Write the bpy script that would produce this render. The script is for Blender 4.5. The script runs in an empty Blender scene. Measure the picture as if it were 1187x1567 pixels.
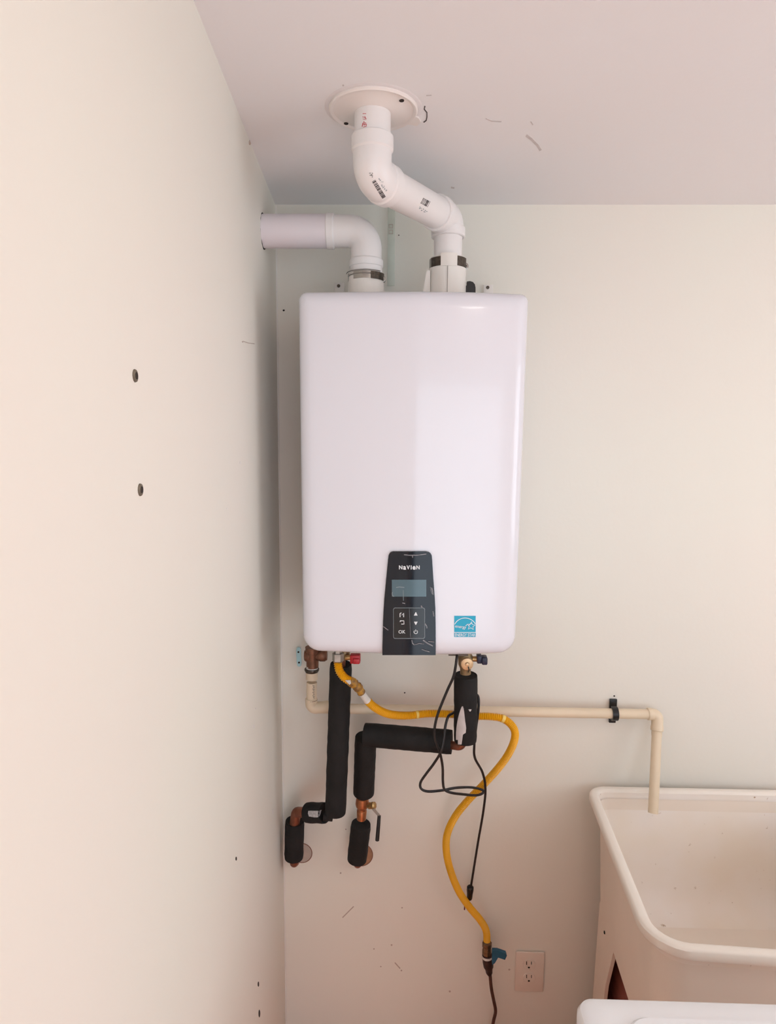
import bpy, bmesh, math, random
from mathutils import Vector, Matrix
from mathutils.bvhtree import BVHTree
random.seed(7)
S = bpy.context.scene
COL = S.collection
PI = math.pi

# ------------------------------------------------------------------ camera
F, CX, CY = 1000.0, 593.5, 783.5          # focal length in pixels of the 1187x1567 frame
CAM = Vector((0, -1.6, 1.70))
MR = (Matrix.Rotation(math.radians(1.49), 3, 'Z') @ Matrix.Rotation(math.radians(90 - 6.58), 3, 'X')
      @ Matrix.Rotation(0.0092, 3, 'Z'))
cd = bpy.data.cameras.new('camera'); cam = bpy.data.objects.new('camera', cd); COL.objects.link(cam)
cam.matrix_world = Matrix.Translation(CAM) @ MR.to_4x4()
cd.sensor_fit = 'VERTICAL'; cd.sensor_height = 36.0; cd.lens = F * 36.0 / 1567.0
cd.clip_start = 0.02; cd.clip_end = 50
S.camera = cam

# ------------------------------------------------------------------ world, window light, exposure
w = bpy.data.worlds.new('daylight'); S.world = w; w.use_nodes = True
w.node_tree.nodes['Background'].inputs[0].default_value = (0.80, 0.90, 1.0, 1)
w.node_tree.nodes['Background'].inputs[1].default_value = 1.0

def area(name, loc, target, sx, sy, power, colour):
    l = bpy.data.lights.new(name, 'AREA'); l.shape = 'RECTANGLE'; l.size = sx; l.size_y = sy
    l.energy = power; l.color = colour
    o = bpy.data.objects.new(name, l); COL.objects.link(o); o.location = loc
    d = Vector(target) - Vector(loc)
    o.rotation_euler = d.to_track_quat('-Z', 'Y').to_euler()
    return o
# the room has a window in the right wall and a wide glazed door opening in the rear wall, both outside the frame
area('window_light_right', (2.40, -1.25, 1.60), (0.0, -1.25, 1.60), 1.5, 0.95, 35, (0.91, 0.985, 1.06))
area('door_light_rear', (0.95, -3.40, 1.10), (0.95, 0.0, 1.10), 1.7, 1.9, 60, (0.88, 0.985, 1.10))
# sun falling through the rear door on the red-brown floor behind the camera
sl_ = bpy.data.lights.new('sun', 'SUN'); sl_.energy = 18; sl_.angle = math.radians(1.0); sl_.color = (1.0, 0.97, 0.92)
so = bpy.data.objects.new('sun', sl_); COL.objects.link(so); so.location = (1, -5, 4)
so.rotation_euler = Vector((-0.07, 1.0, -0.675)).to_track_quat('-Z', 'Y').to_euler()
# ceiling lamp above the washing machine, out of frame
lp = bpy.data.lights.new('ceiling_lamp_light', 'AREA'); lp.shape = 'DISK'; lp.size = 0.18
lp.energy = 2.2; lp.color = (1.0, 0.93, 0.84)
lo = bpy.data.objects.new('ceiling_lamp_light', lp); COL.objects.link(lo); lo.location = (0.38, -1.15, 2.135)

S.view_settings.view_transform = 'Standard'; S.view_settings.look = 'None'
S.view_settings.gamma = 1.0; S.view_settings.use_curve_mapping = False
S.view_settings.exposure = -1.3

# ------------------------------------------------------------------ helpers: where a pixel lies in the room
def ray(x, y): return MR @ Vector(((x - CX) / F, -(y - CY) / F, -1))
def P(x, y, Y=0.0):
    d = ray(x, y); return CAM + d * ((Y - CAM.y) / d.y)
def PZ(x, y, Z):
    d = ray(x, y); return CAM + d * ((Z - CAM.z) / d.z)
def hit_plane(x, y, p0, n):
    d = ray(x, y); return CAM + d * ((p0 - CAM).dot(n) / d.dot(n))

# ------------------------------------------------------------------ materials
MATS = {}
def lin(c): return tuple(((v / 255) / 12.92 if v / 255 <= 0.04045 else ((v / 255 + 0.055) / 1.055) ** 2.4) for v in c)
def mat(name, rgb, rough=0.5, metal=0.0, spec=0.5, coat=0.0, var=0.0, vscale=8.0, bump=0.0, bscale=60.0,
        rgb2=None, stretch=None, emis=None, sss=0.0):
    if name in MATS: return MATS[name]
    m = bpy.data.materials.new(name); m.use_nodes = True; nt = m.node_tree; b = nt.nodes['Principled BSDF']
    c = (*lin(rgb), 1)
    b.inputs['Base Color'].default_value = c; b.inputs['Roughness'].default_value = rough
    b.inputs['Metallic'].default_value = metal; b.inputs['Specular IOR Level'].default_value = spec
    b.inputs['Coat Weight'].default_value = coat
    tc = nt.nodes.new('ShaderNodeTexCoord')
    src = tc.outputs['Object']
    if stretch:
        mp = nt.nodes.new('ShaderNodeMapping'); mp.inputs['Scale'].default_value = stretch
        nt.links.new(src, mp.inputs[0]); src = mp.outputs[0]
    if var > 0 or rgb2:
        n = nt.nodes.new('ShaderNodeTexNoise'); n.inputs['Scale'].default_value = vscale
        n.inputs['Detail'].default_value = 3; nt.links.new(src, n.inputs['Vector'])
        r = nt.nodes.new('ShaderNodeValToRGB'); nt.links.new(n.outputs['Fac'], r.inputs[0])
        c2 = (*lin(rgb2), 1) if rgb2 else tuple([max(0, v * (1 - var)) for v in c[:3]] + [1])
        r.color_ramp.elements[0].position = 0.38; r.color_ramp.elements[0].color = c2
        r.color_ramp.elements[1].position = 0.62; r.color_ramp.elements[1].color = c
        nt.links.new(r.outputs[0], b.inputs['Base Color'])
    if bump > 0:
        n2 = nt.nodes.new('ShaderNodeTexNoise'); n2.inputs['Scale'].default_value = bscale
        n2.inputs['Detail'].default_value = 4; nt.links.new(src, n2.inputs['Vector'])
        bp = nt.nodes.new('ShaderNodeBump'); bp.inputs['Strength'].default_value = bump
        bp.inputs['Distance'].default_value = 0.002
        nt.links.new(n2.outputs['Fac'], bp.inputs['Height']); nt.links.new(bp.outputs[0], b.inputs['Normal'])
    if emis:
        b.inputs['Emission Color'].default_value = (*emis[0], 1); b.inputs['Emission Strength'].default_value = emis[1]
    MATS[name] = m; return m

WALL = mat('cream_wall_paint', (237, 234, 223), 0.55, spec=0.3, rgb2=(238, 232, 222), vscale=1.6, bump=0.12, bscale=90)
CEIL = mat('ceiling_paint', (238, 239, 241), 0.8, spec=0.2, rgb2=(240, 238, 238), vscale=1.4, bump=0.12, bscale=80)
FLOOR = mat('red_brown_floor', (212, 128, 80), 0.5, var=0.25, vscale=3, stretch=(1, 6, 1), bump=0.1)
WHITE = mat('heater_white_enamel', (232, 231, 238), 0.22, spec=0.5, coat=0.35, bump=0.0, var=0.01, vscale=2)
PVC = mat('white_pvc', (240, 236, 234), 0.32, var=0.02, vscale=12)
PVC2 = mat('white_pvc_warm', (240, 234, 226), 0.35, var=0.03, vscale=12)
CPVC = mat('tan_cpvc', (236, 216, 188), 0.4, var=0.06, vscale=14)
FOAM = mat('black_pipe_foam', (34, 33, 33), 0.75, spec=0.3, var=0.3, vscale=20, bump=0.5, bscale=140)
COPPER = mat('copper', (156, 102, 80), 0.45, metal=0.75, var=0.35, vscale=40)
BRASS = mat('brass', (196, 158, 106), 0.35, metal=0.8, var=0.25, vscale=50)
BRONZE = mat('brown_bronze', (140, 98, 76), 0.45, metal=0.55, var=0.35, vscale=60)
STEEL = mat('clamp_steel', (176, 172, 166), 0.28, metal=0.95, var=0.2, vscale=60)
DSTEEL = mat('dark_clamp_steel', (96, 88, 80), 0.4, metal=0.9, var=0.35, vscale=160)
YEL = mat('yellow_hose_coating', (243, 178, 22), 0.38, var=0.08, vscale=20)
BLACK = mat('black_rubber', (20, 16, 17), 0.45, var=0.2, vscale=30)
BLACKP = mat('black_plastic', (18, 17, 20), 0.35, var=0.2, vscale=30)
PANEL = mat('dark_gloss_panel', (15, 21, 32), 0.10, spec=0.35, coat=0.0, var=0.25, vscale=18)
KEYP = mat('keypad_black', (8, 9, 12), 0.15, var=0.1, vscale=20)
LCD = mat('lcd_glass', (84, 110, 120), 0.16, var=0.08, vscale=15)
PRINT = mat('white_print', (235, 238, 240), 0.5, var=0.02, vscale=30)
GREYP = mat('grey_print', (130, 145, 152), 0.5, var=0.05, vscale=30)
STAR = mat('sticker_blue', (0, 166, 200), 0.35, var=0.03, vscale=30)
INK = mat('black_ink', (84, 78, 78), 0.6, var=0.2, vscale=80)
REDINK = mat('red_ink', (214, 92, 100), 0.6, var=0.1, vscale=80)
REDPL = mat('red_plastic', (190, 30, 42), 0.4, var=0.1, vscale=40)
NAVY = mat('navy_plastic', (36, 38, 66), 0.4, var=0.2, vscale=40)
BLUEH = mat('blue_handle', (24, 92, 120), 0.4, var=0.15, vscale=40)
PALEB = mat('pale_blue_metal', (176, 214, 222), 0.35, metal=0.3, var=0.05, vscale=40)
HOLE = mat('hole_dark', (52, 44, 38), 0.9, var=0.4, vscale=200)
TUB = mat('tub_plastic_outside', (244, 230, 216), 0.45, var=0.04, vscale=6, bump=0.05)
CREAM = mat('outlet_plastic', (236, 222, 210), 0.4, var=0.03, vscale=20)
WASHER = mat('washer_enamel', (240, 240, 242), 0.25, coat=0.2, var=0.01, vscale=5)
DBROWN = mat('dark_brown_hose', (84, 54, 46), 0.5, var=0.3, vscale=40)
TAPE = mat('thread_tape', (222, 216, 208), 0.6, var=0.1, vscale=90)
PATCHG = mat('wall_patch_compound', (196, 180, 168), 0.8, var=0.08, vscale=40)
BOXM = mat('red_brown_card', (150, 84, 70), 0.7, var=0.2, vscale=9, stretch=(1, 1, 6))
FOIL = mat('foil_tape', (206, 204, 206), 0.4, metal=0.3, var=0.25, vscale=220)
GLASS = mat('frosted_lamp_glass', (250, 245, 235), 0.4, emis=((1.0, 0.93, 0.84), 3.0))
TRIM = mat('white_trim', (236, 232, 226), 0.4, var=0.02, vscale=10)
STRAP = mat('pale_strap', (204, 208, 194), 0.4, var=0.06, vscale=30)

# tub interior: cream plastic with speckled grime
def tub_inside():
    m = mat('tub_plastic_inside', (248, 238, 230), 0.42, rgb2=(244, 230, 214), vscale=4.0, bump=0.05)
    nt = m.node_tree; b = nt.nodes['Principled BSDF']
    src = b.inputs['Base Color'].links[0].from_socket
    tc = nt.nodes.new('ShaderNodeTexCoord'); n = nt.nodes.new('ShaderNodeTexNoise')
    n.inputs['Scale'].default_value = 75; n.inputs['Detail'].default_value = 3
    nt.links.new(tc.outputs['Object'], n.inputs['Vector'])
    r = nt.nodes.new('ShaderNodeValToRGB'); r.color_ramp.elements[0].position = 0.70
    r.color_ramp.elements[0].color = (0, 0, 0, 1); r.color_ramp.elements[1].position = 0.80
    r.color_ramp.elements[1].color = (1, 1, 1, 1); nt.links.new(n.outputs['Fac'], r.inputs[0])
    mx = nt.nodes.new('ShaderNodeMixRGB'); nt.links.new(r.outputs[0], mx.inputs[0])
    nt.links.new(src, mx.inputs[1]); mx.inputs[2].default_value = (*lin((176, 146, 112)), 1)
    nt.links.new(mx.outputs[0], b.inputs['Base Color']); return m
TUBIN = tub_inside()

# ------------------------------------------------------------------ helpers: mesh building
def obj(name, vf, m, parent=None, smooth=35, **props):
    """vf = (verts, faces) in world coordinates; parts are stored relative to their thing."""
    v, f = vf
    off = Vector((0, 0, 0)); p = parent
    while p is not None: off += Vector(p.location); p = p.parent
    me = bpy.data.meshes.new(name)
    if parent is None and props.pop('centre', True) and v:
        c = Vector((sum(q[0] for q in v) / len(v), sum(q[1] for q in v) / len(v), min(q[2] for q in v)))
        base = c
    else:
        base = Vector((0, 0, 0))
    me.from_pydata([tuple(Vector(q) - off - base) for q in v], [], f)
    me.validate(); me.update()
    bm = bmesh.new(); bm.from_mesh(me); bmesh.ops.recalc_face_normals(bm, faces=bm.faces); bm.to_mesh(me); bm.free()
    if smooth:
        for q in me.polygons: q.use_smooth = True
        me.set_sharp_from_angle(angle=math.radians(smooth))
    me.materials.append(m)
    o = bpy.data.objects.new(name, me); COL.objects.link(o); o.location = base
    if parent is not None: o.parent = parent
    for k, val in props.items(): o[k] = val
    return o
def thing(name, label, cat, loc, group=None):
    o = bpy.data.objects.new(name, None); COL.objects.link(o); o.empty_display_size = 0.03
    o.location = loc; o['label'] = label; o['category'] = cat
    if group: o['group'] = group
    return o
def struct(name, vf, m, parent=None, **k):
    if parent is None: k['kind'] = 'structure'
    return obj(name, vf, m, parent, smooth=k.pop('smooth', 0), centre=False, **k)
def join(*parts):
    V, Fs = [], []
    for v, f in parts:
        n = len(V); V += [Vector(q) for q in v]; Fs += [tuple(i + n for i in q) for q in f]
    return V, Fs
def box(x0, x1, y0, y1, z0, z1, bev=0.0, seg=2):
    bm = bmesh.new(); bmesh.ops.create_cube(bm, size=1)
    for v in bm.verts:
        v.co = Vector(((x0 + x1) / 2 + v.co.x * (x1 - x0), (y0 + y1) / 2 + v.co.y * (y1 - y0), (z0 + z1) / 2 + v.co.z * (z1 - z0)))
    if bev > 0: bmesh.ops.bevel(bm, geom=bm.edges[:], offset=bev, segments=seg, affect='EDGES', profile=0.5)
    bm.verts.index_update()
    r = ([v.co.copy() for v in bm.verts], [tuple(v.index for v in f.verts) for f in bm.faces]); bm.free(); return r
def xform(vf, M): return ([M @ Vector(q) for q in vf[0]], vf[1])
def frame_of(t):
    t = t.normalized(); a = Vector((0, 0, 1)) if abs(t.z) < 0.9 else Vector((0, 1, 0))
    u = a.cross(t).normalized(); return u, t.cross(u).normalized()
def sweep(pts, rad, n=20, caps=True, squash=None):
    pts = [Vector(p) for p in pts]
    if not hasattr(rad, '__len__'): rad = [rad] * len(pts)
    T = []
    for i in range(len(pts)):
        a, b = i, i
        while a > 0 and (pts[a] - pts[i]).length < 1e-6: a -= 1
        while b < len(pts) - 1 and (pts[b] - pts[i]).length < 1e-6: b += 1
        t = Vector((0, 0, 0))
        if (pts[i] - pts[a]).length > 1e-6: t += (pts[i] - pts[a]).normalized()
        if (pts[b] - pts[i]).length > 1e-6: t += (pts[b] - pts[i]).normalized()
        T.append(t.normalized())
    u, v = frame_of(T[0]); V, Fs = [], []
    for i, p in enumerate(pts):
        u = (u - T[i] * u.dot(T[i])).normalized(); v = T[i].cross(u).normalized()
        for k in range(n):
            a = 2 * PI * k / n; V.append(p + (u * math.cos(a) + v * math.sin(a)) * rad[i])
    for i in range(len(pts) - 1):
        for k in range(n):
            a, b = i * n + k, i * n + (k + 1) % n; Fs.append((a, b, b + n, a + n))
    if caps:
        Fs.append(tuple(range(n - 1, -1, -1))); Fs.append(tuple((len(pts) - 1) * n + k for k in range(n)))
    return V, Fs
def bend(pts, r, seg=10):
    pts = [Vector(p) for p in pts]; out = [pts[0]]
    for i in range(1, len(pts) - 1):
        a, b, c = pts[i - 1], pts[i], pts[i + 1]
        u, v = (a - b).normalized(), (c - b).normalized(); ang = u.angle(v)
        d = min(r / math.tan(ang / 2), (a - b).length * .49, (c - b).length * .49); rr = d * math.tan(ang / 2)
        cen = b + (u + v).normalized() * (rr / math.sin(ang / 2)); s, e = b + u * d - cen, b + v * d - cen
        tot = s.angle(e)
        for k in range(seg + 1):
            t = k / seg
            out.append(cen + (s * math.sin((1 - t) * tot) + e * math.sin(t * tot)) / math.sin(tot))
    out.append(pts[-1]); return out
def smooth_path(pts, seg=10):
    pts = [Vector(p) for p in pts]; q = [pts[0] * 2 - pts[1]] + pts + [pts[-1] * 2 - pts[-2]]; out = []
    for i in range(1, len(q) - 2):
        a, b, c, d = q[i - 1:i + 3]
        for k in range(seg):
            t = k / seg
            out.append(0.5 * ((2 * b) + (c - a) * t + (2 * a - 5 * b + 4 * c - d) * t * t + (3 * b - a - 3 * c + d) * t ** 3))
    out.append(pts[-1]); return out
def resample(pts, step):
    cum = [0.0]
    for a, b in zip(pts, pts[1:]): cum.append(cum[-1] + (b - a).length)
    out, k = [], 0
    for m in range(int(cum[-1] / step) + 1):
        t = m * step
        while k < len(pts) - 2 and cum[k + 1] < t: k += 1
        L = cum[k + 1] - cum[k]; out.append(pts[k] + (pts[k + 1] - pts[k]) * ((t - cum[k]) / L if L > 1e-9 else 0))
    return out
def lathe(p0, p1, prof, n=24):
    """prof = [(t along p0-p1 in metres, radius)]"""
    p0, p1 = Vector(p0), Vector(p1); d = (p1 - p0).normalized()
    u, v = frame_of(d); V, Fs = [], []
    for t, r in prof:
        for k in range(n):
            a = 2 * PI * k / n; V.append(p0 + d * t + (u * math.cos(a) + v * math.sin(a)) * max(r, 1e-5))
    for i in range(len(prof) - 1):
        for k in range(n):
            a, b = i * n + k, i * n + (k + 1) % n; Fs.append((a, b, b + n, a + n))
    Fs.append(tuple(range(n - 1, -1, -1))); Fs.append(tuple((len(prof) - 1) * n + k for k in range(n)))
    return V, Fs
def elbow_fit(a, b, c, r, hub, hublen, rb, lip=0.0015):
    """pipe elbow a-b-c with hubs of radius hub at both ends"""
    pts = bend([a, b, c], rb, 12); a, c = pts[0], pts[-1]
    d0 = (pts[1] - pts[0]).normalized(); d1 = (pts[-2] - pts[-1]).normalized()
    P0 = [(a, hub - lip), (a + d0 * lip, hub), (a + d0 * hublen, hub), (a + d0 * (hublen + .003), r)]
    P1 = [(c + d1 * (hublen + .003), r), (c + d1 * hublen, hub), (c + d1 * lip, hub), (c, hub - lip)]
    L0, L1 = (P0[-1][0] - a).dot(d0), (P1[0][0] - c).dot(d1)
    mid = [(p, r) for p in pts[1:-1] if (p - a).dot(d0) > L0 and (p - c).dot(d1) > L1]
    A = P0 + mid + P1
    return sweep([q[0] for q in A], [q[1] for q in A], 28)
def prism(poly, d):
    n = len(poly); d = Vector(d)
    V = [Vector(p) for p in poly] + [Vector(p) + d for p in poly]
    return V, [tuple(range(n)), tuple(range(2 * n - 1, n - 1, -1))] + [(i, (i + 1) % n, (i + 1) % n + n, i + n) for i in range(n)]
def bvh(*objs):
    V, Fs = [], []
    for o in objs:
        off = Vector((0, 0, 0)); p = o
        while p is not None: off += Vector(p.location); p = p.parent
        n = len(V); V += [v.co + off for v in o.data.vertices]; Fs += [tuple(i + n for i in f.vertices) for f in o.data.polygons]
    t = BVHTree.FromPolygons(V, Fs)
    def hit(x, y):
        d = ray(x, y).normalized(); loc, nor, idx, dist = t.ray_cast(CAM, d)
        if loc is None:
            loc, nor, idx, dist = t.find_nearest(CAM + d * 1.4)
        if nor.dot(d) > 0: nor = -nor
        return loc, nor
    return hit
def flat_hit(p0, n):
    p0, n = Vector(p0), Vector(n).normalized()
    def hit(x, y): return hit_plane(x, y, p0, n), n
    return hit
def slab(rows, hit, off, thick, ncol=8):
    """rows = [(y, xl, xr)] outline of a plate lying on a surface; front at off above it"""
    fr, bk = [], []
    for y, xl, xr in rows:
        for k in range(ncol + 1):
            p, n = hit(xl + (xr - xl) * k / ncol, y); fr.append(p + n * off); bk.append(p + n * (off - thick))
    w_ = ncol + 1; h_ = len(rows); N = len(fr); Fs = []
    for i in range(h_ - 1):
        for k in range(ncol):
            a = i * w_ + k; Fs.append((a, a + 1, a + 1 + w_, a + w_)); Fs.append((N + a, N + a + w_, N + a + 1 + w_, N + a + 1))
    ring = [k for k in range(w_)] + [i * w_ + ncol for i in range(1, h_)] + [(h_ - 1) * w_ + k for k in range(ncol - 1, -1, -1)] + [i * w_ for i in range(h_ - 2, 0, -1)]
    for a, b in zip(ring, ring[1:] + ring[:1]): Fs.append((a, a + N, b + N, b))
    return fr + bk, Fs
def stroke(pts, wpx, hit, off=0.0005, thick=0.0005, closed=False):
    """a printed line through pixels, lying on the surface"""
    pts = [Vector((a, b)) for a, b in pts]
    if closed: pts = pts + [pts[0]]
    V, Fs = [], []
    for i, p in enumerate(pts):
        a = pts[max(0, i - 1)]; b = pts[min(len(pts) - 1, i + 1)]
        if closed and i in (0, len(pts) - 1): a, b = pts[-2], pts[1]
        t = (b - a).normalized(); nn = Vector((-t.y, t.x)) * wpx / 2
        for q in (p + nn, p - nn):
            l, n = hit(q.x, q.y); V.append(l + n * off); V.append(l + n * (off - thick))
    for i in range(len(pts) - 1):
        a = i * 4; Fs += [(a, a + 2, a + 6, a + 4), (a, a + 4, a + 5, a + 1), (a + 2, a + 3, a + 7, a + 6)]
    Fs += [(0, 1, 3, 2), (len(V) - 4, len(V) - 2, len(V) - 1, len(V) - 3)]
    return V, Fs
_fontcache = {}
def text_px(s, x, y, h, hit, off=0.0005, ang=0.0, sx=1.0, align='CENTER', bold=0.0):
    """lettering of cap height h pixels centred at x, y on a surface"""
    cu = bpy.data.curves.new('t', 'FONT'); cu.body = s; cu.size = 1.0; cu.align_x = align; cu.offset = bold; cu.resolution_u = 3
    ob = bpy.data.objects.new('t', cu); me = bpy.data.meshes.new_from_object(ob)
    V = []; ca, sa = math.cos(ang), math.sin(ang)
    for v in me.vertices:
        u, k = v.co.x * h / 0.70 * sx, (v.co.y - 0.35) * h / 0.70
        l, n = hit(x + u * ca + k * sa, y - (k * ca - u * sa)); V.append(l + n * off)
    Fs = [tuple(f.vertices) for f in me.polygons]
    bpy.data.objects.remove(ob); bpy.data.curves.remove(cu); bpy.data.meshes.remove(me)
    return V, Fs

# ------------------------------------------------------------------ room shell
ZC = 2.239
A0, A1, A2 = P(421, 313), P(437, 1567), PZ(296, 0, ZC)      # three points on the left wall
LN = (A1 - A0).cross(A2 - A0).normalized()
if LN.x < 0: LN = -LN
def left_x(y, z): return A0.x - ((y - A0.y) * LN.y + (z - A0.z) * LN.z) / LN.x
YR, XR = -3.3, 2.3
T = 0.12
struct('floor', box(-0.6, XR + T, YR - T, T, -0.1, 0.0), FLOOR)
struct('ceiling', box(-0.6, XR + T, YR - T, T, ZC, ZC + 0.1), CEIL)
struct('wall_back', box(-0.6, XR + T, 0.0, T, 0.0, ZC), WALL)
lw = [(left_x(0, 0), 0, 0), (left_x(0, ZC), 0, ZC), (left_x(YR, ZC), YR, ZC), (left_x(YR, 0), YR, 0)]
wall_left = struct('wall_left', prism(lw, (-0.12, 0, 0)), WALL)
def wall_with_window(y0, y1, z0, z1):
    return join(box(XR, XR + T, YR, 0, 0, z0), box(XR, XR + T, YR, 0, z1, ZC), box(XR, XR + T, YR, y0, z0, z1), box(XR, XR + T, y1, 0, z0, z1))
struct('wall_right', wall_with_window(-2.0, -0.5, 1.12, 2.07), WALL)
struct('wall_rear', join(box(-0.3, XR, YR - T, YR, 0, .12), box(-0.3, XR, YR - T, YR, 2.08, ZC),
                         box(-0.3, 0.0, YR - T, YR, .12, 2.08), box(1.8, XR, YR - T, YR, .12, 2.08)), WALL)
def casing(axis, a0, a1, z0, z1):
    bars = []
    for (p, q, r, s) in ((a0 - .07, a1 + .07, z0 - .07, z0), (a0 - .07, a1 + .07, z1, z1 + .07), (a0 - .07, a0, z0, z1), (a1, a1 + .07, z0, z1)):
        bars.append(box(XR - .015, XR - .001, p, q, r, s, .003) if axis == 'x' else box(p, q, YR + .001, YR + .015, r, s, .003))
    return join(*bars)
struct('window_1', casing('x', -2.0, -0.5, 1.12, 2.07), TRIM)
struct('door_1', casing('y', 0.0, 1.8, .12, 2.08), TRIM)
struct('baseboard_back', box(-0.29, XR, -0.012, 0, 0.0, 0.085, .003), TRIM)

WB = flat_hit((0, 0, 0), (0, -1, 0)); WL = flat_hit(A0, LN); WC = flat_hit((0, 0, ZC), (0, 0, -1))
# caulk bead in the corner
struct('trim_1', sweep([Vector((left_x(0, .1) + .001, -.001, .1)), Vector((left_x(0, ZC) + .001, -.001, ZC - .001))], 0.0022, 8), TRIM)

def disc_px(x, y, w_, h_, hit, off, thick=.0008, n=14):
    rows = []
    for k in range(7):
        t = -1 + 2 * k / 6; t = max(-.985, min(.985, t)); s = math.sqrt(1 - t * t); rows.append((y + t * h_ / 2, x - s * w_ / 2, x + s * w_ / 2))
    return slab(rows, hit, off, thick, 4)
# small holes and nicks in walls and ceiling, parts of the surface they mark
wall_back = bpy.data.objects['wall_back']; ceiling = bpy.data.objects['ceiling']
for (x, y, s) in ((434, 475, 3.4), (424.5, 635, 3), (619, 1060, 2.4), (939.5, 1065, 2.6), (529, 1269, 2.2), (599, 1446, 2.8), (572, 1452, 2.4), (582.5, 1479, 2.2), (614, 1485, 2.6), (688, 1517, 3.2), (779, 1483.5, 3), (521, 1336, 2.6), (615, 1389, 2.4), (610, 360, 2)):
    obj('nail_hole', disc_px(x, y, s, s * .9, WB, .0006), HOLE if s > 3.3 or y < 1070 else PATCHG, wall_back)
for pts in (((524, 1404), (533, 1395), (541, 1387)), ((604, 1473), (612, 1482))):
    obj('scuff', stroke(pts, 1.6, WB), PATCHG, wall_back)
for (x, y, a, b, m) in ((382, 218, 3, 8, PATCHG), (388, 1112, 3.2, 5, TRIM), (391.5, 1084, 2, 2.5, TRIM), (417, 1242, 2.4, 8, TRIM), (361, 1314, 2, 6, HOLE), (395, 1506, 2, 8, HOLE), (396.5, 1551, 2.4, 12, HOLE), (367, 708, 2, 4, TRIM), (371, 523, 2, 2.5, PATCHG), (347, 778, 2, 3, TRIM)):
    obj('nick', disc_px(x, y, a, b, WL, .0006), m, wall_left)
obj('scratch', stroke(((371, 522), (380, 525), (389, 526)), 1.2, WL), PATCHG, wall_left)
obj('crack', stroke(((650, 162), (649, 167), (653, 172), (653, 179), (652, 184), (648, 187)), 1.7, WC), INK, ceiling)
for pts, wd in ((((743, 181), (752, 185), (767, 186)), 1.6), (((805, 207), (813, 213), (822, 222), (827, 230)), 4.0), (((812, 186), (815, 191)), 1.6), (((652, 146), (660, 145.5)), 1.2), (((524, 131), (526, 130)), 2.2), (((690, 286.5), (695, 287.5)), 2.6), (((636, 322), (648, 323.5)), 1)):
    obj('scuff', stroke(pts, wd, WC), mat('ceiling_scuff', (212, 205, 203), 0.8, var=0.1, vscale=60), ceiling)

# two anchors with stripped holes in the left wall
for (x, y, lab) in ((206, 575, 'upper of two small grey-brown screw anchors in the left wall'), (214, 749.5, 'lower of two small grey-brown screw anchors in the left wall')):
    t = thing('screw_anchor', lab, 'wall anchor', WL(x, y)[0])
    c = WL(x, y)[0]
    obj('collar', lathe(c, c + LN, [(0, .0062), (.0014, .0058), (.0018, .0045)], 16), mat('anchor_grey', (120, 108, 92), .7, var=.3, vscale=200), t)
    obj('socket', lathe(c, c + LN, [(.001, .0036), (.0022, .0034)], 12), HOLE, t)

# ------------------------------------------------------------------ water heater
YF, YB = -0.345, -0.003
YS = YF + 0.022
HZ0, HZ1 = P(620, 1000.5, YS).z, P(620, 446, YS).z
_tl, _tr, _bl, _br = P(455.5, 470, YS), P(811, 470, YS), P(462, 960, YS), P(792, 960, YS)
def hx0(z): return _tl.x + (_bl.x - _tl.x) * (_tl.z - z) / (_tl.z - _bl.z)
def hx1(z): return _tr.x + (_br.x - _tr.x) * (_tr.z - z) / (_tr.z - _br.z)
HX0, HX1 = hx0(1.3), hx1(1.3)
def strip(z):
    t = (HZ1 - z) / (HZ1 - HZ0)
    xl = P(611, 783, YF).x - 0.004 * t * t - 0.012 * max(0, t - .6) * 2; xr = P(656, 783, YF).x + 0.006 * t * t + 0.008 * max(0, t - .6)
    return xl, xr
def yfront(x, z):
    xl, xr = strip(z)
    if x < xl: q = min(1.1, (xl - x) / (xl - hx0(z))); return YF + 0.008 * q + 0.004 * q * q
    if x > xr:
        q = min(1.1, (x - xr) / (hx1(z) - xr)); return YF + 0.005 * q + 0.018 * q * q
    return YF - 0.0012 * math.sin(PI * (x - xl) / (xr - xl))
def heater_hit(x, y):
    p = P(x, y, YF)
    for _ in range(4): p = P(x, y, yfront(max(HX0, min(HX1, p.x)), max(HZ0, min(HZ1, p.z))))
    return p, Vector((0, -1, 0))
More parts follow.
